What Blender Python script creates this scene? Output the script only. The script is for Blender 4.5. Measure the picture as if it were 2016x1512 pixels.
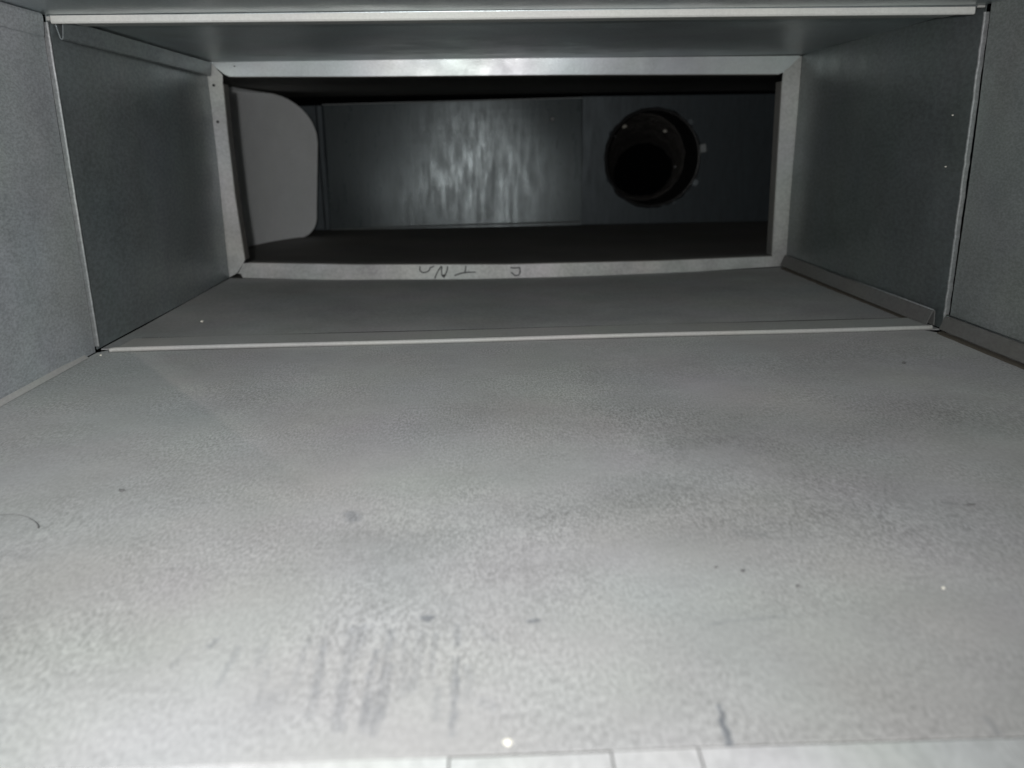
import bpy, bmesh, math, random
from mathutils import Vector, noise, Matrix
random.seed(7)
SC = bpy.context.scene
COL = SC.collection
for o in list(bpy.data.objects):
    bpy.data.objects.remove(o)

# ---------------------------------------------------------------- camera, world, lamp
H, L, HW = 0.2015, 0.3007, 0.28          # duct height, far section length, half width (metres)
ZB, ZT, YB = -0.0105, 0.1915, 0.8837     # trunk duct floor, ceiling, back wall

cam_d = bpy.data.cameras.new('camera'); cam = bpy.data.objects.new('camera', cam_d); COL.objects.link(cam)
F, P, YW, R = 1632.95, 0.28451557, 0.03418418, -0.01597864
cam_d.sensor_width = 36.0; cam_d.lens = F / 2016 * 36
cam_d.clip_start = 0.01; cam_d.clip_end = 50
fwd = Vector((math.cos(P) * math.sin(YW), math.cos(P) * math.cos(YW), -math.sin(P)))
rt0 = Vector((math.cos(YW), -math.sin(YW), 0)); up0 = rt0.cross(fwd)
rt = math.cos(R) * rt0 + math.sin(R) * up0; up = -math.sin(R) * rt0 + math.cos(R) * up0
M = Matrix((rt, up, -fwd)).transposed().to_4x4()
CAM = Vector((-0.02915, -0.53222, 0.12647))
M.translation = CAM
cam.matrix_world = M
cam_d.dof.use_dof = True; cam_d.dof.focus_distance = 0.44; cam_d.dof.aperture_fstop = 13.0
SC.camera = cam

w = bpy.data.worlds.new('World'); SC.world = w; w.use_nodes = True
bg = w.node_tree.nodes['Background']
bg.inputs['Color'].default_value = (0.85, 0.95, 1.0, 1); bg.inputs['Strength'].default_value = 0.0004

# the phone torch beside the lens: the only light in the duct
ld = bpy.data.lights.new('phone_torch', 'SPOT')
ld.energy = 9.0; ld.spot_size = math.radians(168); ld.spot_blend = 1.0
ld.shadow_soft_size = 0.006; ld.color = (1.0, 0.998, 0.985)
lo = bpy.data.objects.new('phone_torch', ld); COL.objects.link(lo)
lo.location = (-0.048, -0.565, 0.150)
aim = lo.location + Vector((math.sin(-.16) * math.cos(.12), math.cos(-.16) * math.cos(.12), math.sin(.12)))
lo.rotation_euler = (aim - lo.location).to_track_quat('-Z', 'Y').to_euler()

SC.view_settings.view_transform = 'Standard'; SC.view_settings.look = 'None'
SC.view_settings.exposure = 0.0; SC.view_settings.gamma = 1.0
SC.cycles.max_bounces = 10; SC.cycles.diffuse_bounces = 6; SC.cycles.glossy_bounces = 6

# ---------------------------------------------------------------- materials
class NT:
    def __init__(s, name):
        s.m = bpy.data.materials.new(name); s.m.use_nodes = True
        s.t = s.m.node_tree; s.n = s.t.nodes; s.l = s.t.links
        s.b = s.n['Principled BSDF']
    def node(s, typ, **kw):
        n = s.n.new(typ)
        for k, v in kw.items(): setattr(n, k, v)
        return n
    def put(s, inp, v):
        if isinstance(v, bpy.types.NodeSocket): s.l.new(v, inp)
        elif v is not None: inp.default_value = tuple(v)[:3] if inp.type == 'VECTOR' and hasattr(v, '__len__') else v
    def math(s, op, a, b=None, c=None, clamp=False):
        n = s.node('ShaderNodeMath', operation=op, use_clamp=clamp)
        s.put(n.inputs[0], a); s.put(n.inputs[1], b); s.put(n.inputs[2], c)
        return n.outputs[0]
    def vmath(s, op, a, b=None, out=0):
        n = s.node('ShaderNodeVectorMath', operation=op)
        s.put(n.inputs[0], a); s.put(n.inputs[1], b)
        return n.outputs['Value'] if op in ('DOT_PRODUCT', 'LENGTH', 'DISTANCE') else n.outputs[0]
    def pos(s):
        if not hasattr(s, '_p'): s._p = s.node('ShaderNodeTexCoord').outputs['Object']
        return s._p
    def noise(s, scale, detail=3, rough=0.55, stretch=None, out='Fac', off=(0, 0, 0)):
        v = s.pos()
        mp = s.node('ShaderNodeMapping'); s.l.new(v, mp.inputs[0])
        mp.inputs['Scale'].default_value = stretch or (1, 1, 1); mp.inputs['Location'].default_value = off
        n = s.node('ShaderNodeTexNoise'); s.l.new(mp.outputs[0], n.inputs['Vector'])
        n.inputs['Scale'].default_value = scale; n.inputs['Detail'].default_value = detail
        n.inputs['Roughness'].default_value = rough
        return n.outputs[out]
    def maprange(s, v, a, b, c, d, smooth=False):
        n = s.node('ShaderNodeMapRange')
        if smooth: n.interpolation_type = 'SMOOTHSTEP'
        s.put(n.inputs['Value'], v)
        for k, x in zip(('From Min', 'From Max', 'To Min', 'To Max'), (a, b, c, d)): n.inputs[k].default_value = x
        return n.outputs['Result']
    def mix(s, fac, a, b, blend='MIX'):
        n = s.node('ShaderNodeMix', data_type='RGBA', blend_type=blend)
        s.put(n.inputs[0], fac); s.put(n.inputs[6], a); s.put(n.inputs[7], b)
        return n.outputs[2]
    def scale(s, col, f):      # colour times a value
        n = s.node('ShaderNodeVectorMath', operation='SCALE')
        s.put(n.inputs[0], col); s.put(n.inputs['Scale'], f)
        return n.outputs[0]
    def bump(s, h, strength, dist):
        n = s.node('ShaderNodeBump'); s.put(n.inputs['Height'], h)
        n.inputs['Strength'].default_value = strength; n.inputs['Distance'].default_value = dist
        s.l.new(n.outputs[0], s.b.inputs['Normal'])

def sheet_mat(name, col, rough, metal, grain, grain_scale=900, spec=0.3, blotch=0.12, tint=0.06, bumpd=0.0002, stretch=None, drough=0.0):
    t = NT(name)
    big = t.noise(9, 3, off=(3, 1, 2)); mid = t.noise(38, 4, 0.6); fine = t.noise(grain_scale, 2, 0.7, stretch=stretch or (1, .5, 1))
    f = t.math('ADD', t.maprange(big, .3, .7, 1 - blotch, 1 + blotch), t.maprange(mid, .3, .7, -blotch * .5, blotch * .5))
    f = t.math('ADD', f, t.maprange(fine, .36, .64, -grain, grain))
    t.b.inputs['Diffuse Roughness'].default_value = drough
    hue = t.noise(14, 2, out='Color', off=(7, 7, 7))
    c = t.mix(tint, (*col, 1), hue, 'OVERLAY')
    t.put(t.b.inputs['Base Color'], t.scale(c, f))
    t.put(t.b.inputs['Roughness'], t.math('ADD', rough, t.maprange(mid, .3, .7, -.06, .06)))
    t.b.inputs['Metallic'].default_value = metal
    t.b.inputs['Specular IOR Level'].default_value = spec
    t.bump(t.math('ADD', fine, t.math('MULTIPLY', mid, 2.0)), 0.35, bumpd)
    return t

MAT = {}
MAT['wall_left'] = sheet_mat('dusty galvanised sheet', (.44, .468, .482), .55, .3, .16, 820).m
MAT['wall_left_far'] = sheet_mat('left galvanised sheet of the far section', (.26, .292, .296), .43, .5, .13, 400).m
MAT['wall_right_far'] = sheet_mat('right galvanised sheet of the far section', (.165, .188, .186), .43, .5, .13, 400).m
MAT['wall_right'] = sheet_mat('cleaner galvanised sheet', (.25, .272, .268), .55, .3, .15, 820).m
MAT['ceiling'] = sheet_mat('galvanised ceiling sheet', (.50, .555, .565), .36, .7, .06, 560).m
MAT['floor_far'] = sheet_mat('dusty duct floor', (.39, .392, .386), .8, 0, .07, 430, .2, .12).m
MAT['seam'] = sheet_mat('dusty lock seam', (.15, .15, .143), .7, .05, .08, 500, .3, .08).m
MAT['trim'] = sheet_mat('folded edge metal', (.66, .66, .63), .5, .1, .04, 600, .4, .05).m
MAT['slip'] = sheet_mat('slip cleat metal', (.47, .47, .45), .55, .1, .05, 700, .3, .06).m
MAT['frame'] = sheet_mat('flange rail metal', (.42, .425, .415), .45, .3, .10, 300, .4, .24, .08).m
MAT['frame_sheen'] = sheet_mat('flange rail metal tinted for sheen', (.44, .47, .475), .40, .5, .05, 500, .5, .14, .08).m  # same rail metal, its bluish highlight partly put into the colour
MAT['tab'] = sheet_mat('bright mouth flange', (.44, .45, .45), .6, .1, .08, 350, .3, .08).m
MAT['vane'] = sheet_mat('vane sheet', (.80, .815, .82), .6, .0, .03, 500, .3, .05).m
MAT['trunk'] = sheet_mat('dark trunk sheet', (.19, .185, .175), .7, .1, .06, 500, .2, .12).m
MAT['drive'] = sheet_mat('drive cleat metal', (.22, .235, .235), .5, .2, .15, 500, .4, .12).m
MAT['liner'] = sheet_mat('flexible duct liner', (.085, .079, .074), .6, 0, .3, 300, .4, .25).m
MAT['collar'] = sheet_mat('collar metal', (.05, .052, .055), .5, .6, .1, 400, .3, .12).m

def simple(name, col, rough=.7, metal=0):
    t = NT(name)
    n = t.noise(1500, 3)
    t.put(t.b.inputs['Base Color'], t.scale((*col, 1), t.maprange(n, .3, .7, .75, 1.25)))
    t.b.inputs['Roughness'].default_value = rough; t.b.inputs['Metallic'].default_value = metal
    return t.m
MAT['ink'] = simple('marker ink', (.055, .06, .06), .6)
MAT['lint'] = simple('grey lint', (.15, .15, .15), .9)
MAT['hair'] = simple('hair strand', (.20, .20, .20), .5)
MAT['crumb'] = simple('pale crumb', (.8, .77, .68), .6)  # also the pale tone of two liner glints
MAT['soil'] = simple('brown corner dirt', (.075, .065, .05), .95)
MAT['gap_dark'] = simple('dark gap colour', (.09, .087, .08), .9)  # dark colour for gaps; behind the slip it is painted shade
MAT['hole'] = simple('dark fastener', (.03, .03, .03), .5, .3)
MAT['screw'] = simple('shiny glint bead', (.55, .55, .55), .35, .8)  # shiny colour for the glints inside the flexible duct

# back wall of the trunk: bare, brushed, mottled zinc that mirrors the torch softly
def back_mat(name, col, r0, r1, off, metal):
    t = NT(name)
    streak = t.noise(1, 4, .65, stretch=(150, 1, 20), off=off)
    blot = t.noise(1, 4, .7, stretch=(75, 1, 26), off=off); big = t.noise(8, 2, off=off)
    v = t.math('ADD', t.math('MULTIPLY', streak, .5), t.math('MULTIPLY', blot, .5))
    t.put(t.b.inputs['Base Color'], t.scale((*col, 1), t.maprange(v, .38, .62, .82, 1.18)))
    t.put(t.b.inputs['Roughness'], t.maprange(v, .38, .62, r1, r0))
    t.b.inputs['Metallic'].default_value = metal
    t.b.inputs['Specular IOR Level'].default_value = .35
    t.bump(t.math('ADD', t.math('MULTIPLY', streak, .5), t.math('ADD', t.math('MULTIPLY', blot, .35), t.math('MULTIPLY', big, 1.6))), .09, .0006)
    return t.m
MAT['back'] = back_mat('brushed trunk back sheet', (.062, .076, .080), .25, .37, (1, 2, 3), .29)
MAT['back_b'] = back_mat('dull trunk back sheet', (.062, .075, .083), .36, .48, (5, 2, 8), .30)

# near floor: dust with wiped patch, finger streaks and smudges of its own shape
CLOUDS = ((-.03, -.155, .075, -.165, .05, .17), (-.02, -.262, .04, -.25, .022, .17), (-.078, -.285, -.05, -.287, .022, .17),
          (.10, -.20, .19, -.17, .05, .18), (.04, -.285, .09, -.27, .03, .11), (.06, -.2, .12, -.24, .03, .12), (-.12, -.25, -.10, -.27, .02, .06))
def floor_near_mat(ox, oy):
    t = NT('dusty scuffed duct floor')
    big = t.noise(11, 4, .6, off=(.43, 2.1, 0)); mid = t.noise(45, 4, .6, stretch=(1, 1.5, 1)); fine = t.noise(1000, 2, .75, stretch=(1, .40, 1))
    spk = t.noise(560, 2, .6, off=(4, 4, 4))
    f = t.math('ADD', t.maprange(big, .3, .7, .91, 1.09), t.maprange(mid, .3, .7, -.04, .04))
    gm = t.maprange(t.noise(17, 3, .6, off=(8, 3, 0)), .35, .65, .35, 1.5)
    f = t.math('ADD', f, t.math('MULTIPLY', t.maprange(fine, .36, .64, -.16, .16), gm))
    f = t.math('ADD', f, t.maprange(spk, .3, .7, -.045, .045))
    p = t.pos()
    warp = t.node('ShaderNodeTexNoise'); t.l.new(p, warp.inputs['Vector']); warp.inputs['Scale'].default_value = 260; warp.inputs['Detail'].default_value = 3
    wv = t.vmath('SUBTRACT', warp.outputs['Color'], (.5, .5, .5))
    pw = t.vmath('ADD', p, t.vmath('MULTIPLY', wv, (.003, .003, 0)))
    pw = t.vmath('MULTIPLY', pw, (1, 1, 0))
    cw = t.node('ShaderNodeTexNoise'); t.l.new(p, cw.inputs['Vector']); cw.inputs['Scale'].default_value = 26; cw.inputs['Detail'].default_value = 4
    pc = t.vmath('MULTIPLY', t.vmath('ADD', p, t.vmath('MULTIPLY', t.vmath('SUBTRACT', cw.outputs['Color'], (.5, .5, .5)), (.05, .05, 0))), (1, 1, 0))
    ragged = t.maprange(t.noise(1, 4, .65, stretch=(420, 110, 1), off=(9, 1, 0)), .34, .56, .3, 1)
    # wiped patch edge: a long straight diagonal
    a = Vector((-.2269 - ox, -.0471 - oy, 0)); b = Vector((-.0387 - ox, -.3196 - oy, 0))
    d = (b - a).normalized(); nrm = Vector((d.y, -d.x, 0))        # points to the left side of the photo
    if nrm.x > 0: nrm = -nrm
    rel = t.vmath('SUBTRACT', pw, tuple(a))
    sd = t.vmath('DOT_PRODUCT', rel, tuple(nrm))
    left = t.math('MULTIPLY', t.maprange(sd, -.002, .003, 0, 1, True), t.maprange(sd, .003, .10, 1, 0, True))
    ridge = t.math('MULTIPLY', t.maprange(sd, -.022, -.002, 0, 1, True), t.maprange(sd, -.002, .002, 1, 0, True))
    fade = t.maprange(t.vmath('DOT_PRODUCT', rel, tuple(d)), .02, .27, 1, .12, True)
    left = t.math('MULTIPLY', left, fade); ridge = t.math('MULTIPLY', ridge, fade)
    f = t.math('ADD', f, t.math('MULTIPLY', left, -.10))
    f = t.math('ADD', f, t.math('MULTIPLY', ridge, .12))
    # a capsule-shaped mark from (x0,y0) to (x1,y1)
    total = None
    def smear(x0, y0, x1, y1, r, soft, amt, rag=True):
        nonlocal total
        A = Vector((x0 - ox, y0 - oy, 0)); B = Vector((x1 - ox, y1 - oy, 0)); AB = B - A
        q = t.vmath('SUBTRACT', pw, tuple(A))
        k = t.math('MULTIPLY', t.vmath('DOT_PRODUCT', q, tuple(AB)), 1 / max(AB.length_squared, 1e-9), clamp=True)
        sc = t.node('ShaderNodeVectorMath', operation='SCALE'); sc.inputs[0].default_value = AB; t.l.new(k, sc.inputs['Scale'])
        dist = t.vmath('DISTANCE', q, sc.outputs[0])
        m = t.maprange(dist, r * .5, r + soft * (1.15 if rag else 1), amt * (.85 if rag else .9), 0, True)
        if rag: m = t.math('MULTIPLY', m, ragged)
        total = m if total is None else t.math('MAXIMUM', total, m)
    for a_ in ((-.0733, -.3378, -.0718, -.3600, .0006, .0012, .42), (-.0722, -.357, -.0712, -.3690, .0005, .0012, .35),
               (-.0640, -.3324, -.0655, -.3500, .0012, .0018, .34), (-.0655, -.3500, -.0646, -.3730, .0009, .0014, .38),
               (-.0592, -.3433, -.0584, -.3743, .0006, .0010, .5), (-.0560, -.3341, -.0562, -.3480, .0005, .0012, .4),
               (-.0555, -.3500, -.0558, -.3700, .0014, .0012, .42), (-.0560, -.3640, -.0560, -.3752, .0007, .001, .5),
               (-.0520, -.3400, -.0510, -.3620, .0006, .0012, .25), (-.0479, -.3358, -.0486, -.3600, .0007, .0016, .26),
               (-.0381, -.3330, -.0381, -.3420, .0005, .0012, .42), (-.0383, -.3480, -.0381, -.3765, .0005, .0010, .55),
               (-.0352, -.3520, -.0350, -.3640, .0004, .0016, .25), (-.0424, -.3600, -.0422, -.3710, .0004, .0012, .3),
               (-.1022, -.3352, -.1030, -.3388, .0005, .0008, .5), (-.0895, -.3362, -.0885, -.3480, .0005, .0016, .25),
               (-.0669, -.3320, -.0672, -.3440, .0006, .0010, .42), (-.0800, -.3600, -.0835, -.3640, .0012, .003, .2),
               (-.0955, -.3400, -.0962, -.3560, .0003, .0009, .3), (-.0855, -.3480, -.0850, -.3640, .0003, .0009, .26), (-.1085, -.3380, -.1098, -.3480, .0003, .0009, .25), (-.0780, -.3370, -.0776, -.3560, .0003, .0009, .28), (-.0440, -.3360, -.0441, -.3560, .0003, .0009, .28)):
        smear(*a_)
    smear(.0231, -.3705, .0229, -.3760, .00025, .0006, .75, False)
    smear(.0228, -.3750, .0222, -.3822, .0006, .0007, .85, False)
    smear(-.0781, -.2590, -.0765, -.2635, .0014, .0030, .5, False)          # soft round smudge
    smear(-.0474, -.3278, -.0460, -.3278, .0010, .0012, .75, False); smear(-.0467, -.3278, -.0468, -.3292, .0005, .0012, .6, False)
    smear(-.0182, -.3318, -.0168, -.3320, .0009, .0012, .65, False)
    smear(-.0310, -.3365, -.0285, -.3400, .0004, .0014, .3)
    smear(-.0309, -.3660, -.0300, -.3672, .0010, .0020, .3)
    smear(.030, -.3365, .052, -.3340, .0002, .0010, .25)
    smear(.0820, -.3780, .0815, -.3830, .0003, .0010, .4)
    smear(.1330, -.2660, .1420, -.2685, .0003, .0008, .35)
    smear(.0540, -.2840, .0620, -.2860, .0016, .003, .16)
    cloud = None
    for (x0, y0, x1, y1, rad, amt) in CLOUDS:
        A = Vector((x0 - ox, y0 - oy, 0)); B = Vector((x1 - ox, y1 - oy, 0)); AB = B - A
        q = t.vmath('SUBTRACT', pc, tuple(A))
        k = t.math('MULTIPLY', t.vmath('DOT_PRODUCT', q, tuple(AB)), 1 / AB.length_squared, clamp=True)
        sc = t.node('ShaderNodeVectorMath', operation='SCALE'); sc.inputs[0].default_value = AB; t.l.new(k, sc.inputs['Scale'])
        m = t.maprange(t.vmath('DISTANCE', q, sc.outputs[0]), 0, rad, amt, 0, True)
        cloud = m if cloud is None else t.math('ADD', cloud, m)
    f = t.math('SUBTRACT', f, t.math('MULTIPLY', cloud, t.maprange(mid, .3, .7, .4, 1.15)))
    base = t.mix(.05, (.290, .292, .29, 1), t.noise(14, 2, out='Color', off=(7, 3, 1)), 'OVERLAY')
    c = t.mix(left, base, t.mix(.35, base, (.36, .40, .40, 1)))
    c = t.mix(total, c, (.105, .115, .13, 1))
    t.put(t.b.inputs['Base Color'], t.scale(c, f))
    t.put(t.b.inputs['Roughness'], t.maprange(total, 0, 1, .85, .55))
    t.b.inputs['Specular IOR Level'].default_value = .2
    t.b.inputs['Diffuse Roughness'].default_value = 0.3
    t.bump(t.math('ADD', fine, t.math('MULTIPLY', spk, 1.2)), .35, .00022)
    return t.m

# ---------------------------------------------------------------- builders
def thing(name, label, cat, base, group=None):
    o = bpy.data.objects.new(name, None); COL.objects.link(o)
    o.empty_display_size = .02
    o.location = base; o['label'] = label; o['category'] = cat
    if group: o['group'] = group
    return o

def obj(name, verts, faces, mat, parent=None, base=None, smooth=False):
    b = Vector(parent.location if parent is not None and base is None else (base or (0, 0, 0)))
    me = bpy.data.meshes.new(name)
    me.from_pydata([tuple(Vector(v) - b) for v in verts], [], faces)
    bm = bmesh.new(); bm.from_mesh(me); bmesh.ops.recalc_face_normals(bm, faces=bm.faces); bm.to_mesh(me); bm.free()
    me.materials.append(mat)
    if smooth:
        for p in me.polygons: p.use_smooth = True
    o = bpy.data.objects.new(name, me); COL.objects.link(o)
    if parent is not None: o.parent = parent
    else: o.location = b
    return o

def sheet(name, fn, nu, nv, nrm, thick, mat, parent, smooth=True):
    """a metal sheet: fn(u,v) gives its seen face, nrm points away from the duct's inside"""
    V, Fc = [], []
    n = Vector(nrm) * thick
    for k in range(2):
        for i in range(nu + 1):
            for j in range(nv + 1):
                V.append(Vector(fn(i / nu, j / nv)) + n * k)
    s = (nu + 1) * (nv + 1)
    for k in range(2):
        for i in range(nu):
            for j in range(nv):
                a = k * s + i * (nv + 1) + j
                Fc.append((a, a + 1, a + nv + 2, a + nv + 1))
    rim = [i * (nv + 1) for i in range(nu + 1)] + [nu * (nv + 1) + j for j in range(1, nv + 1)] + \
          [i * (nv + 1) + nv for i in range(nu - 1, -1, -1)] + [j for j in range(nv - 1, 0, -1)]
    for a, b in zip(rim, rim[1:] + rim[:1]): Fc.append((a, b, b + s, a + s))
    return obj(name, V, Fc, mat, parent, smooth=False)

def prism(name, prof, axis, a, b, mat, parent, smooth=False, base=None, seg=1, bend=None):
    """closed outline prof extruded along an axis from a to b; bend(t) shifts it"""
    def mk(p, t):
        q = (p[0], t, p[1]) if axis == 'y' else (t, p[0], p[1]) if axis == 'x' else (p[0], p[1], t)
        q = Vector(q)
        return q + Vector(bend(t)) if bend else q
    n = len(prof); V = []; Fc = []
    for k in range(seg + 1):
        t = a + (b - a) * k / seg
        V += [mk(p, t) for p in prof]
    for k in range(seg):
        for i in range(n):
            Fc.append((k * n + i, k * n + (i + 1) % n, (k + 1) * n + (i + 1) % n, (k + 1) * n + i))
    Fc.append(tuple(range(n))); Fc.append(tuple(seg * n + i for i in range(n)))
    return obj(name, V, Fc, mat, parent, base=base, smooth=smooth)

def ribbon(pts, th):
    """closed outline of an open polyline given a thickness (a folded sheet seen end-on)"""
    Lf, Rt = [], []
    for i, p in enumerate(pts):
        p = Vector(p); a = Vector(pts[max(i - 1, 0)]); b = Vector(pts[min(i + 1, len(pts) - 1)])
        d = (b - a).normalized(); n = Vector((-d.y, d.x))
        Lf.append(p + n * th / 2); Rt.append(p - n * th / 2)
    return [tuple(v) for v in Lf + Rt[::-1]]

def tube(name, pts, r, mat, parent=None, base=None, n=8):
    V, Fc = [], []
    rr = r if isinstance(r, (list, tuple)) else [r] * len(pts)
    for i, p in enumerate(pts):
        p = Vector(p); d = (Vector(pts[min(i + 1, len(pts) - 1)]) - Vector(pts[max(i - 1, 0)])).normalized()
        u = d.orthogonal().normalized() if i == 0 else (pu - d * pu.dot(d)).normalized()
        pu = u; v = d.cross(u)
        for k in range(n):
            a = 2 * math.pi * k / n
            V.append(p + (u * math.cos(a) + v * math.sin(a)) * rr[i])
    for i in range(len(pts) - 1):
        for k in range(n):
            Fc.append((i * n + k, i * n + (k + 1) % n, (i + 1) * n + (k + 1) % n, (i + 1) * n + k))
    Fc.append(tuple(range(n))); Fc.append(tuple((len(pts) - 1) * n + k for k in range(n)))
    return obj(name, V, Fc, mat, parent, base=base, smooth=True)

def blob(name, c, rx, ry, rz, mat, parent=None, base=None, jag=.35, sub=2, seed=0):
    bm = bmesh.new(); bmesh.ops.create_icosphere(bm, subdivisions=sub, radius=1)
    V = []
    for v in bm.verts:
        k = 1 + jag * noise.noise(v.co * 1.7 + Vector((seed * 3.1, 1, 2)))
        V.append((c[0] + v.co.x * rx * k, c[1] + v.co.y * ry * k, c[2] + v.co.z * rz * k))
    Fc = [tuple(q.index for q in f.verts) for f in bm.faces]; bm.free()
    return obj(name, V, Fc, mat, parent, base=base)

def wob(x, y, s, amp, seed):           # slight oil-canning of the sheet
    return amp * noise.noise(Vector((x * s + seed, y * s - seed, seed * .37)))

TH = .0007
YN0, YN1 = -.3822, -.0035               # near section runs from the mouth to the joint
YF0, YF1 = .0065, L                     # far section

# ---------------------------------------------------------------- near duct section
near = thing('duct_section', 'nearest stretch of grey sheet-metal duct, its wide floor dusty, streaked and smudged', 'duct section', (0, -.19, 0),
             'duct sections joined end to end')
MAT['floor_near'] = floor_near_mat(0, -.19)
lerp = lambda a, b, t: a + (b - a) * t
def mouth_y(x): return -.3826 - .0085 * (x + .02) + .00022 * math.sin(x * 38 + .4)
def near_floor(u, v):
    x = lerp(-HW + .0016, HW, u)
    ya = mouth_y(x)
    y = lerp(ya, -.0045 if abs(x) > .2725 else .004, v)
    e = min(1, 6 * v, 6 * (1 - v)) * min(1, 8 * u, 8 * (1 - u))
    return (x, y, wob(x, y, 9, .0010, 3) * e)
sheet('bottom_panel', near_floor, 90, 40, (0, 0, -1), TH, MAT['floor_near'], near)
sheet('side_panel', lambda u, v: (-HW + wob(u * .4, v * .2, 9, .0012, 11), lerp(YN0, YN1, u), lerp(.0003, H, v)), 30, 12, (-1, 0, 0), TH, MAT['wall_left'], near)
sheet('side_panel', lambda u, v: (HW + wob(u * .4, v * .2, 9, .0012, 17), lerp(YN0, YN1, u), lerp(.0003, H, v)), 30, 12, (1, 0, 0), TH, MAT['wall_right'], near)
sheet('top_panel', lambda u, v: (lerp(-HW, HW, u), lerp(YN0, .0035, v), H + wob(u * .6, v * .4, 8, .001, 23) * min(1, 6 * (1 - v))), 40, 16, (0, 0, 1), TH, MAT['ceiling'], near)
# flat lock seam high on the left wall, hooked one low on the right wall
prism('lock_seam', [(-HW + .0002, .1889), (-HW + .0022, .1886), (-HW + .0026, .1893), (-HW + .0034, .1992), (-HW + .0030, .2006), (-HW + .0002, .2006)],
      'y', YN0, -.0072, MAT['wall_left'], near)
prism('lock_seam', ribbon([(HW - .0008, .0012), (HW - .0012, .0108), (HW - .0022, .0116), (HW - .0030, .0108), (HW - .0060, .0022)], .0008),
      'y', YN0, -.0036, MAT['seam'], near)
tube('seam_highlight', [(HW - .0022, YN0 + .001, .0117), (HW - .0022, -.0040, .0117)], .0007, MAT['drive'], near, n=8)  # lighter bead added to paint the highlight along the seam's top
prism('corner_bend', [(-HW + .0004, .0003), (-HW + .0030, .0003), (-HW + .0017, .0011), (-HW + .0004, .0026)], 'y', YN0, -.018, MAT['slip'], near)

# ---------------------------------------------------------------- far duct section
far = thing('duct_section', 'further stretch of grey sheet-metal duct between the slip joint and the pale flange', 'duct section', (0, .15, 0),
            'duct sections joined end to end')
def sag(x, y):
    t = max(0, min(1, (y - .05) / (L - .05)))
    return -.0058 * t * max(0, math.cos(x / HW * math.pi / 2)) ** .8
def far_floor(u, v):
    x = lerp(-HW, HW, u); y = lerp(YF0, YF1, v)
    return (x, y, sag(x, y) + wob(x, y, 10, .0006, 5) * min(1, 4 * v))
sheet('bottom_panel', far_floor, 60, 24, (0, 0, -1), TH, MAT['floor_far'], far)
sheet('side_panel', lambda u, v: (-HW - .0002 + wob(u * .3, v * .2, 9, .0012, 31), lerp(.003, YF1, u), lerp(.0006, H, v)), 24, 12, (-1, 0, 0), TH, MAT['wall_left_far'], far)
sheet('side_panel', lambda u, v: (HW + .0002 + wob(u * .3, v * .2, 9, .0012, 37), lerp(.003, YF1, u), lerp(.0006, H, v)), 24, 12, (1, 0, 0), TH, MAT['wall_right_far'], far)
sheet('top_panel', lambda u, v: (lerp(-HW, HW, u), lerp(YF0, YF1, v), H - .0002 + wob(u * .6, v * .3, 7, .0012, 41) * min(1, 5 * v, 5 * (1 - v))), 40, 16, (0, 0, 1), TH, MAT['ceiling'], far)
prism('lock_seam', ribbon([(-HW + .0006, .2008), (-HW + .0012, .1990), (-HW + .0032, .1897), (-HW + .0040, .1891), (-HW + .0048, .1897), (-HW + .0056, .1960), (-HW + .0064, .2002)], .0007),
      'y', .0105, .2950, MAT['wall_left_far'], far)
prism('lock_seam', ribbon([(HW - .0008, .0012), (HW - .0012, .0108), (HW - .0020, .0116), (HW - .0028, .0108), (HW - .0064, .0016)], .0008),
      'y', .0130, .2985, MAT['seam'], far)

tube('seam_highlight', [(HW - .0020, .0135, .0117), (HW - .0020, .20, .0117)], .0006, MAT['drive'], far, n=8)  # far seam's edge highlight, also painted by a lighter bead

for pa, y0, y1, zz in ((near, YN0, -.006, -.0002), (far, .036, .29, -.0006)):
    prism('dirt_shade_line', [(HW - .0092, zz), (HW - .0080, zz + .0011), (HW - .0050, zz + .0016), (HW - .0040, zz)], 'y', y0, y1, MAT['soil'], pa, seg=40,
          bend=lambda y: (.0012 * noise.noise(Vector((y * 90, 1, 0))), 0, sag(HW, y) if y > 0 else 0))

# ---------------------------------------------------------------- joint pieces
def hem(y0, z0, r, s):      # rounded front hem, then a flat tongue running back; s=+1 floor, -1 ceiling
    pts = [(y0 + r + r * math.cos(a), z0 + s * (r + r * math.sin(a))) for a in [math.radians(d) for d in range(270, 89, -22)]]
    pts += [(y0 + .0045, z0 + s * 1.75 * r), (y0 + .009, z0 + s * .0017), (y0 + .034, z0 + s * .0013), (y0 + .0345, z0 + s * .0009), (y0 + .0345, z0 - s * .0001), (y0 + .003, z0)]
    return pts
slip_b = thing('slip_cleat', 'pale rounded slip edge lying across the dusty duct floor', 'slip cleat', (0, 0, 0), 'slip cleats across the joint')
prism('cleat_strip', hem(-.0022, .0004, .00155, 1), 'x', -.2665, .2725, MAT['slip'], slip_b, seg=40,
      bend=lambda x: (0, .0042 * x / .27, .0002 * math.sin(x * 23)))
tube('hem_end', [(-.2664, -.0060 + .0018, .0018), (-.2680, -.0047, .0018), (-.2694, -.0060, .0017)], [.0015, .0015, .0012], MAT['slip'], slip_b, n=10)
prism('dirt_shade_line', [(.0349, -.0006), (.0349, .0007), (.0385, .0005), (.0392, -.0006)], 'x', -.2640, .2700, MAT['gap_dark'], slip_b, seg=30,  # shadow line behind the slip's rear step, painted as a dark strip
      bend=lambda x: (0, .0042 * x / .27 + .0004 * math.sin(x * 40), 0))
slip_t = thing('slip_cleat', 'bright cream slip edge running across the duct ceiling', 'slip cleat', (0, 0, H), 'slip cleats across the joint')
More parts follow.
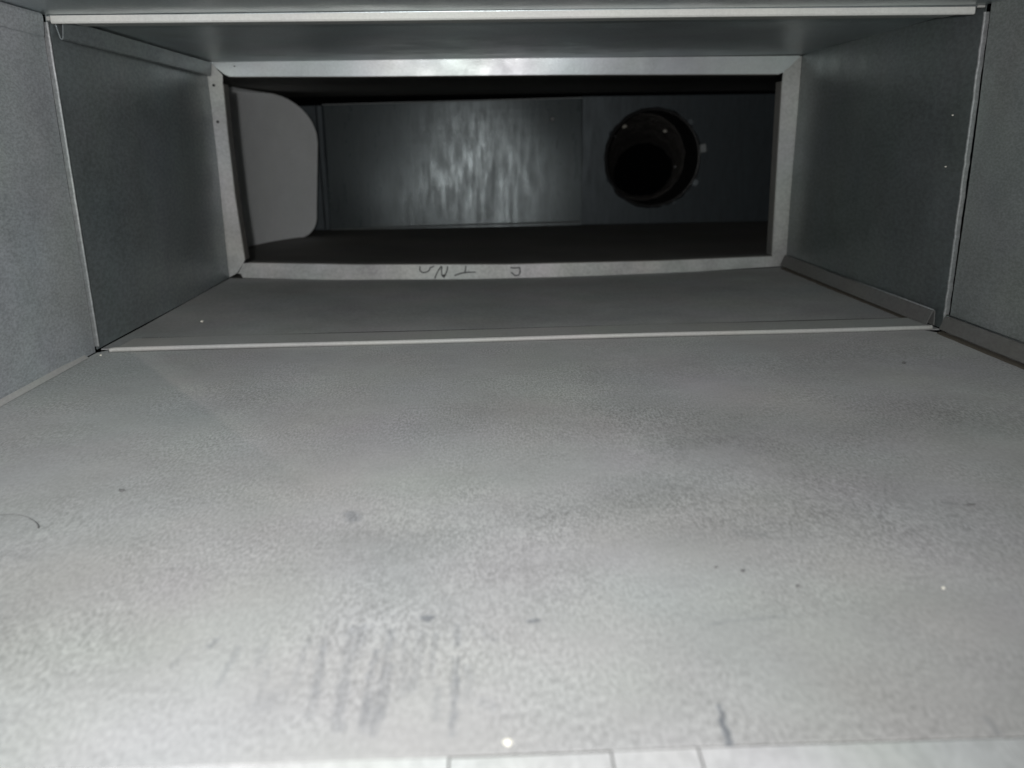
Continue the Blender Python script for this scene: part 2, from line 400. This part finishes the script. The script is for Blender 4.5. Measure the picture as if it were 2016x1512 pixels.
prism('cleat_strip', [(.0035, H - .0006), (.0032, H - .0040), (.0038, H - .0048), (.0052, H - .0050), (.008, H - .0040), (.012, H - .0028), (.040, H - .0020), (.0408, H - .0014), (.0408, H - .0005)],
      'x', -.2772, .2745, MAT['trim'], slip_t, seg=20, bend=lambda x: (0, .0012 * math.sin(x * 9), .0002 * math.sin(x * 15)))
prism('end_clip', [(.0030, H - .0008), (.0026, H - .0030), (.0050, H - .0034), (.0055, H - .0008)], 'x', -.2796, -.2776, MAT['slip'], slip_t)
prism('end_clip', [(.0030, H - .0002), (.0026, H - .0014), (.0046, H - .0016), (.0046, H - .0002)], 'x', .2755, .2796, MAT['slip'], slip_t)

def drive(name, label, s, seed):
    d = thing(name, label, 'drive cleat', (s * HW, 0, 0), 'drive cleats up the duct sides')
    rr = random.Random(seed)
    X = lambda k: s * (HW - k)
    prof = [(X(-.0004), -.0016), (X(.0020), -.0017), (X(.0027), -.0014), (X(.0029), -.0008), (X(.0026), -.0001), (X(.0010), .0012), (X(-.0004), .0020)]
    jag = [rr.uniform(-.00012, .00012) * (2.0 if s > 0 else .6) for _ in range(60)]
    prism('cleat_strip', prof, 'z', .0035, H - .0045, MAT['drive'], d, seg=46, bend=lambda z: (jag[int(z * 220)], 0, 0))
    return d
drive('drive_cleat', 'thin light upright cleat on the brighter wall at left', -1, 3)
drive('drive_cleat', 'rough dull upright cleat on the darker wall at right', 1, 8)

# ---------------------------------------------------------------- flange frame at the end of the branch
fr = thing('flange_frame', 'pale four-sided sheet-metal flange framing the black opening', 'flange', (0, L, .01))
def rail(outline, retn, label=None, back=0):
    th = .0009
    o = prism('frame_rail', [p for p in outline], 'y', L + .0002 + back, L + .0002 + th + back, MAT['frame'], fr)
    if label: o['label'] = label
    if retn:                            # inner edge turned back into the trunk
        V, Fc = [], []
        for (x, z) in retn: V += [(x, L + .0002 + th + back, z), (x, L + .017, z)]
        for i in range(len(retn) - 1): Fc.append((2 * i, 2 * i + 2, 2 * i + 3, 2 * i + 1))
        o2 = obj('return_lip', V, Fc, MAT['trunk'], o, base=(0, L, .01)); o2.location = (0, 0, 0)
        m = o2.modifiers.new('thickness', 'SOLIDIFY'); m.thickness = .0006
    return o
top_o = [(-.2807, .2016), (-.1419, .2017), (.0482, .2012), (.2788, .2005), (.2656, .1864), (.2598, .1844), (.0482, .1866), (-.1429, .1874), (-.2607, .1887), (-.2646, .1907), (-.2761, .2006)]
left_o = [(-.2818, .2008), (-.2762, .2014), (-.2664, .1898), (-.2672, .1823), (-.2676, .1345), (-.2670, .0778), (-.2640, .0177), (-.2654, .0147), (-.2729, .0048), (-.2810, .0006)]
right_o = [(.2806, .2004), (.2775, .1996), (.2636, .1856), (.2633, .1778), (.2644, .0977), (.2657, .0114), (.2697, .0072), (.2811, .0008)]
bot_o = [(-.2604, .0146), (-.1549, .0107), (-.0028, .0077), (.1513, .0081), (.2663, .0104), (.2702, .0069), (.2811, .0006), (.1517, -.0048), (-.0031, -.0069), (-.1559, -.0049), (-.2674, .0001), (-.2686, .0032)]
r_top = rail(top_o, top_o[5:9], 'upper rail with a bluish sheen')
r_left = rail(left_o, left_o[3:7], 'side rail with two small dark screw heads', .0011)
r_right = rail(right_o, right_o[3:6], None, .0011)
r_bot = rail(bot_o, bot_o[0:5], 'lower rail with upside-down marker writing')
for v in r_top.data.vertices:      # this rail leans back a few degrees and mirrors the torch
    v.co.y -= (v.co.z + .01 - .2016) * .088
r_top.data.materials[0] = MAT['frame_sheen']
# torn fold showing in the lower left corner
prism('corner_fold', [(-.2660, .0140), (-.2612, .0146), (-.2690, .0034), (-.2725, .0040)], 'y', L + .0030, L + .0036, MAT['frame'], fr)
def disk(name, x, z, r, y0, y1, mat, parent):
    pr = [(x + r * math.cos(a * math.pi / 6), z + r * math.sin(a * math.pi / 6)) for a in range(12)]
    return prism(name, pr, 'y', y0, y1, mat, parent, base=(0, L, .01))
for x, z in ((-.2752, .1811), (-.2752, .1485)):
    o = disk('screw', x, z, .0013, L - .0007, L + .0003, MAT['hole'], r_left); o.location = (0, 0, 0)
o = disk('screw', -.2543, .1975, .0007, L - .0005, L + .0003, MAT['hole'], r_top); o.location = (0, 0, 0)
# marker writing on the lower rail: reads upside down, half lost over the edge
INK = ([(-.0909, .0079), (-.0915, .0040), (-.0889, .0016), (-.0848, .0019), (-.0817, .0038), (-.0808, .0064), (-.0769, .0076)],
       [(-.0694, .0077), (-.0726, .0036), (-.0750, -.0006), (-.0767, -.0047)],
       [(-.0690, .0073), (-.0696, .0031), (-.0694, -.0014), (-.0676, -.0038), (-.0656, -.0008), (-.0639, .0038), (-.0633, .0074)],
       [(-.0452, .0075), (-.0455, .0034), (-.0465, .0007)],
       [(-.0569, -.0021), (-.0500, .0001), (-.0424, .0010), (-.0355, .0009)],
       [(-.0005, .0047), (.0041, .0042), (.0090, .0045), (.0094, -.0001), (.0078, -.0031), (.0040, -.0034), (.0017, -.0014), (.0002, .0001)])
for st in INK:
    fine = []
    for (x0, z0), (x1, z1) in zip(st, st[1:]):
        fine += [(lerp(x0, x1, k / 4), lerp(z0, z1, k / 4)) for k in range(4)]
    fine.append(st[-1])
    o = prism('pen_stroke', ribbon(fine, .0013), 'y', L - .00015, L + .00025, MAT['ink'], r_bot, base=(0, L, .01))
    o.location = (0, 0, 0)

# ---------------------------------------------------------------- trunk duct beyond the opening
tr = thing('trunk_duct', 'dark main duct crossing behind the pale flange, with a shiny back wall', 'duct', (0, .6, ZB))
def back(u0, u1, mat, dy, seed, tilt=0):
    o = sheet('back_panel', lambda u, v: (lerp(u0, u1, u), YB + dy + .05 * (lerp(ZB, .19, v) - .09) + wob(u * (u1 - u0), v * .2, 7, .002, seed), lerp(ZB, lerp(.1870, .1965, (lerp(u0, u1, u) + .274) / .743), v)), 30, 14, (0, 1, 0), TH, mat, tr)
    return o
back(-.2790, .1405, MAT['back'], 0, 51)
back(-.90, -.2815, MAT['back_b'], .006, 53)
# right hand back sheet has a round hole cut for the take-off
HC, HR = (.259, .0960), .0770
def holed():
    V, Fc = [], []
    n = 64
    x0, x1 = .1415, .95
    def border(a):
        dx, dz = math.cos(a), math.sin(a); t = 1e9
        for lim, c, d in ((x0, HC[0], dx), (x1, HC[0], dx), (ZB, HC[1], dz), (.1945, HC[1], dz)):
            if abs(d) > 1e-9:
                k = (lim - c) / d
                if k > 0: t = min(t, k)
        return HC[0] + dx * t, HC[1] + dz * t
    angs = sorted([2 * math.pi * k / n for k in range(n)] + [math.atan2(z - HC[1], x - HC[0]) % (2 * math.pi) for x in (x0, x1) for z in (ZB, .1945)])
    m = len(angs)
    for dy in (0, TH):
        for a in angs:
            V.append((HC[0] + HR * math.cos(a), YB + .0035 + dy, HC[1] + HR * math.sin(a)))
        for a in angs:
            x, z = border(a); V.append((x, YB + .0035 + dy, z))
    for k in range(2):
        for i in range(m):
            j = (i + 1) % m
            Fc.append((k * 2 * m + i, k * 2 * m + j, k * 2 * m + m + j, k * 2 * m + m + i))
    for i in range(m):
        j = (i + 1) % m
        Fc.append((i, j, 2 * m + j, 2 * m + i)); Fc.append((m + i, m + j, 3 * m + j, 3 * m + i))
    return obj('back_panel', V, Fc, MAT['back_b'], tr)
holed()['label'] = 'duller back sheet cut with a round hole'
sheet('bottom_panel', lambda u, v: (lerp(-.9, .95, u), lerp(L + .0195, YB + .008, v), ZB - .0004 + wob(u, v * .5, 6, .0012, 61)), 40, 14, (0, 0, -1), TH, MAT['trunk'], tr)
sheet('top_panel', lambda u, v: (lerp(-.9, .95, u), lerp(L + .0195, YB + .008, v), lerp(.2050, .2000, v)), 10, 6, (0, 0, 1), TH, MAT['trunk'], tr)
# folded ledges that catch the torch along the top and foot of the back sheet
prism('seam_ledge', [(YB - .006, .1868), (YB - .0062, .1882), (YB + .0008, .1888), (YB + .0008, .1868)], 'x', -.2780, .1400, MAT['drive'], tr, bend=lambda x: (0, 0, .0088 * (x + .274) / .743))
prism('seam_ledge', [(YB - .010, ZB + .0005), (YB - .0102, ZB + .0016), (YB - .0004, ZB + .0042), (YB - .0004, ZB + .0005)], 'x', -.2780, .1380, MAT['drive'], tr, bend=lambda x: (0, 0, .004 * (x + .28) / .42))
prism('seam_strip', [(-.2900, YB - .0010), (-.2870, YB - .0045), (-.2800, YB - .0045), (-.2770, YB - .0010)], 'z', ZB + .001, .186, MAT['back_b'], tr)
tube('screw_tip', [(.0916, YB + .002, .1600), (.0914, YB - .008, .1601), (.0912, YB - .014, .1602)], [.0036, .0034, .0012], MAT['tab'], tr, n=10)

# ---------------------------------------------------------------- take-off collar and flexible duct
tk = thing('takeoff_collar', 'round collar with folded tabs around the dark hole in the back wall', 'collar', (HC[0], YB, HC[1]))
def ringtube(name, rings, mat, parent, n=48, th=None):
    V, Fc = [], []
    for (c, r) in rings:
        for k in range(n):
            a = 2 * math.pi * k / n
            V.append((c[0] + r * math.cos(a), c[1], c[2] + r * math.sin(a)))
    for i in range(len(rings) - 1):
        for k in range(n):
            Fc.append((i * n + k, i * n + (k + 1) % n, (i + 1) * n + (k + 1) % n, (i + 1) * n + k))
    o = obj(name, V, Fc, mat, parent, smooth=False)
    m = o.modifiers.new('thickness', 'SOLIDIFY'); m.thickness = .0008; m.offset = 0
    return o
ringtube('collar_ring', [((HC[0], YB + .001 + .098 * k / 6, HC[1]), HR - .0006) for k in range(7)], MAT['collar'], tk)
for ang, sz in ((10, .0068), (-29, .0056), (43, .0050), (70, .0030), (-62, .0034), (150, .0035), (205, .0033)):
    a = math.radians(ang); er = Vector((math.cos(a), 0, math.sin(a))); et = Vector((-math.sin(a), 0, math.cos(a)))
    c0 = Vector((HC[0], YB + .0026, HC[1]))
    V = []
    for dy, k in ((0, 1), (-.0009, .9)):
        for s1, s2 in ((-1, 0), (1, 0), (1, 1), (-1, 1)):
            V.append(c0 + er * (HR + .0012 + s2 * sz * 1.7) + et * s1 * sz * k + Vector((0, dy - .0016 * s2, 0)))
    o = obj('tab', V, [(0, 1, 2, 3), (4, 5, 6, 7), (0, 1, 5, 4), (1, 2, 6, 5), (2, 3, 7, 6), (3, 0, 4, 7)], MAT['wall_right'] if ang == 10 else MAT['back_b'] if ang == 43 else MAT['back_b'] if ang == -29 else MAT['back_b'], tk)

V, Fc = [], []                        # grimy uneven bead of sealant round the rim
for k in range(72):
    a = 2 * math.pi * k / 72; g = noise.noise(Vector((math.cos(a) * 5, math.sin(a) * 5, 3))); g2 = noise.noise(Vector((math.cos(a) * 14, math.sin(a) * 14, 9)))
    for rr_, yy in ((HR - .0012 - .002 * abs(g2), .0042), (HR - .0010, -.0004), (HR + .0012, -.0010 - .001 * abs(g)), (HR + .0034 + .0035 * abs(g) + .0022 * g2, .0022), (HR + .0036 + .0035 * abs(g) + .0022 * g2, .0036)):
        V.append((HC[0] + rr_ * math.cos(a), YB + yy, HC[1] + rr_ * math.sin(a)))
for k in range(72):
    for q in range(4):
        a, b = k * 5 + q, ((k + 1) % 72) * 5 + q
        Fc.append((a, a + 1, b + 1, b))
obj('sealant_rim', V, Fc, MAT['hole'], tk)
fx = thing('flexible_duct', 'dark ribbed flexible duct seen inside the round hole', 'flexible duct', (HC[0], YB + .09, HC[1]))
rings = []
for k in range(61):
    t = k / 60
    rings.append(((HC[0] + .080 * t ** 1.3, YB + .085 + .40 * t, HC[1] - .046 * t ** 1.2), HR - .0035 - .006 * (1 - abs(((k % 6) / 6) * 2 - 1)) + .0008 * noise.noise(Vector((k * 1.3, 0, 0)))))
def liner():
    V, Fc = [], []; n = 56
    for i, (c, r) in enumerate(rings):
        for k in range(n):
            a = 2 * math.pi * k / n
            r2 = r + .0022 * noise.noise(Vector((math.cos(a) * 6, math.sin(a) * 6, i * .55)))
            V.append((c[0] + r2 * math.cos(a), c[1], c[2] + r2 * math.sin(a)))
    for i in range(len(rings) - 1):
        for k in range(n):
            Fc.append((i * n + k, i * n + (k + 1) % n, (i + 1) * n + (k + 1) % n, (i + 1) * n + k))
    o = obj('liner', V, Fc, MAT['liner'], fx)
    m = o.modifiers.new('thickness', 'SOLIDIFY'); m.thickness = .001; m.offset = 1
liner()
for k, (a, i, r) in enumerate(((118, 9, .0036), (88, 12, .0028), (104, 19, .0030), (48, 9, .0036), (136, 15, .0022), (-12, 10, .0030), (70, 5, .0026), (30, 6, .002))):
    a = math.radians(a); c, rr = rings[i]
    blob('glint_bead', (c[0] + (rr - .002) * math.cos(a), c[1], c[2] + (rr - .002) * math.sin(a)), r, r * .8, r * .8, MAT['crumb'] if k in (0, 3) else MAT['screw'], fx, seed=k, jag=.6)  # glints of the foil liner, painted as small added beads

# ---------------------------------------------------------------- splitter vane at the left of the trunk
va = thing('splitter_vane', 'upright grey sheet with rounded corners, angled across the left of the trunk duct', 'splitter vane', (-.3486, .6334, ZB))
o0 = Vector((-.3486, .6334, 0)); du = Vector((.37895, .92542, 0)); dn = Vector((.92542, -.37895, 0))
OUT = [(-.16, ZB + .001), (0, ZB + .001), (.0810, ZB + .001), (.125, ZB + .001)]
OUT += [(.138 + .030 * math.sin(math.radians(d)), ZB + .031 - .030 * math.cos(math.radians(d))) for d in range(0, 91, 10)]
OUT += [(.1700, .0400), (.1740, .0773), (.1775, .1100), (.1795, .1300)]
OUT += [(.1795 - .090 + .090 * math.cos(math.radians(d)) ** .9, .1330 + .0645 * math.sin(math.radians(d))) for d in range(8, 90, 9)]
OUT += [(.0870, .1982), (.0440, .2012), (-.0188, .2020), (-.16, .2020)]
def vane_pt(u, z, t=0.0):             # gently rolled sheet: the free end turns to face down the branch
    return o0 + du * u + dn * (t + (2.0 * (u - .07) ** 2 if u > 0 else .0098 - .28 * u) - .018) + Vector((0, 0, z))
LOW = sorted(OUT[:14]); HIGH = sorted(OUT[13:])
def interp(ch, u):
    for (a, za), (b, zb) in zip(ch, ch[1:]):
        if a <= u <= b and b > a: return lerp(za, zb, (u - a) / (b - a))
    return ch[-1][1] if u > ch[-1][0] else ch[0][1]
umax = max(u for u, z in OUT)
us = [-.16 + .02 * k for k in range(14)] + [.11 + (umax - .11) * math.sin(math.pi / 2 * k / 26) for k in range(27)]
RIGHTU = [(z, u) for u, z in OUT[4:-3]]; RIGHTU.sort()
low_ch = [p for p in OUT[:14]]; high_ch = [p for p in reversed(OUT[14:])]
V = []
cols = []
NZ = 16
zs = [ZB + .001 + (.2020 - ZB - .001) * (k / 40) for k in range(41)]
for z in zs:                             # one row per height: from the hidden edge to the rounded outline
    ue = interp(RIGHTU, z) if RIGHTU[0][0] <= z <= RIGHTU[-1][0] else (.125 if z < .1 else lerp(.087, -.0188, (z - .1982) / .0038) if z > .1982 else .087)
    cols.append([vane_pt(lerp(-.16, ue, k / 30), z) for k in range(31)])
for t in (-.0005, .0005):
    for row in cols: V += [p + dn * t for p in row]
Fc = []; S = 41 * 31
for side in range(2):
    for a in range(40):
        for b in range(30):
            k = side * S + a * 31 + b
            Fc.append((k, k + 1, k + 32, k + 31))
rim = [a * 31 + 30 for a in range(41)] + [40 * 31 + b for b in range(29, -1, -1)] + [a * 31 for a in range(39, -1, -1)] + list(range(1, 30))
for a, b in zip(rim, rim[1:] + rim[:1]): Fc.append((a, b, b + S, a + S))
obj('vane_sheet', V, Fc, MAT['vane'], va, smooth=False)
tube('edge_bead', [vane_pt(u - .0004, z) for u, z in sorted([(u, z) for u, z in OUT[4:-3]], key=lambda q: q[1])], .0008, MAT['vane'], va, n=8)

# ---------------------------------------------------------------- folded mouth flange nearest the camera
mo = thing('mouth_flange', 'bright folded metal edge along the near end of the duct floor, cut into tabs', 'flange', (0, -.40, 0))
cuts = [-.30, -.2100, -.1300, -.0388, -.0040, .0148, .0820, .1700, .30]
for i, (a, b) in enumerate(zip(cuts, cuts[1:])):
    g = .00022
    yf = lambda x: mouth_y(x) - .0014 - .0001 * (i % 2)
    z = .0002 + .0001 * (i % 3)
    V = []
    for dz in (0, -.0007):
        V += [(a + g, yf(a), z + dz), (b - g, yf(b), z + dz), (b - g - .0012, yf(b) - .06, z - .004 + dz), (a + g - .0012, yf(a) - .06, z - .004 + dz)]
    obj('tab', V, [(0, 1, 2, 3), (4, 5, 6, 7), (0, 1, 5, 4), (1, 2, 6, 5), (2, 3, 7, 6), (3, 0, 4, 7)], MAT['tab'], mo)
prism('backing_strip', [(-.3795, -.0016), (-.3795, -.0024), (-.450, -.0085), (-.450, -.0075)], 'x', -.30, .30, MAT['gap_dark'], mo)

# ---------------------------------------------------------------- small debris lying on the floor
def tag(o, label, cat, group=None, kind=None):
    o['label'] = label
    if kind: o['kind'] = kind
    else: o['category'] = cat
    if group: o['group'] = group
hp = [(-.2060, -.2545), (-.2036, -.2540), (-.2000, -.2535), (-.1966, -.2535), (-.1930, -.2548), (-.1900, -.2573), (-.1874, -.2605), (-.1853, -.2635), (-.1842, -.2660)]
tag(tube('hair', [(x, y, .0007 + .0006 * math.sin(i)) for i, (x, y) in enumerate(hp)], [.00010] * 3 + [.00014] * 3 + [.0002] * 3, MAT['hair'], base=(-.195, -.255, 0), n=6),
    'short dark curved hair lying at the left of the duct floor', 'hair')
G1 = 'bits of grey lint on the floor'
for x, y, rx, ry, lab in ((-.1693, -.2327, .0013, .0010, 'dark lint speck on the floor right of the curved hair'),
                          (.0477, -.3091, .0007, .0009, 'dark lint speck on the floor, largest of a short dotted row'),
                          (.0403, -.3064, .0006, .0004, 'small dark lint speck in a dotted row on the floor'),
                          (.0609, -.3190, .0006, .0006, 'small lone dark speck on the floor below the dotted row'),
                          (.1419, -.2682, .0020, .0006, 'thin dark lint wisp at the right side of the floor'),
                          (.2133, -.0778, .0014, .0009, 'tiny dark lint speck near the slip joint at right')):
    tag(blob('lint_speck', (x, y, .0003), rx, ry, .0004, MAT['lint'], base=(x, y, 0), seed=int(x * 900) + 40, jag=.9), lab, 'lint', G1)
G2 = 'pale crumbs lying in the duct'
for x, y, z, r, lab in ((-.0262, -.3802, .0005, .0010, 'cream crumb at the very front edge of the duct floor'),
                        (.1021, -.3231, .0004, .0005, 'tiny cream crumb on the near floor at right'),
                        (-.2386, .0829, .0012, .0011, 'pale crumb on the far floor behind the slip edge'),
                        (.2790, .0225, .1384, .0006, 'tiny pale crumb stuck on the right wall just beyond the cleat, upper one'),
                        (.2795, .0240, .1060, .0006, 'tiny pale crumb stuck on the right wall beyond the cleat, lower one'),
                        (-.2716, -.0135, .0006, .0007, 'tiny pale crumb in the lower left corner by the joint')):
    tag(blob('crumb', (x, y, z), r, r, r * .7, MAT['crumb'], base=(x, y, 0), seed=int(x * 700) + 9, jag=.5), lab, 'crumb', G2)
V, Fc = [], []
for k in range(26):
    cx, cy = random.gauss(.0585, .0035), random.gauss(-.2852, .0016); r = random.uniform(.00018, .0004)
    b0 = len(V)
    V += [(cx - r, cy, .0001), (cx, cy - r, .0001), (cx + r, cy, .0001), (cx, cy + r, .0001), (cx, cy, .0001 + r)]
    Fc += [(b0, b0 + 1, b0 + 4), (b0 + 1, b0 + 2, b0 + 4), (b0 + 2, b0 + 3, b0 + 4), (b0 + 3, b0, b0 + 4), (b0 + 3, b0 + 2, b0 + 1, b0)]
g = obj('grit', V, Fc, MAT['lint'], base=(.0585, -.2852, 0))
tag(g, 'small cluster of dark grit on the floor', None, None, 'stuff')
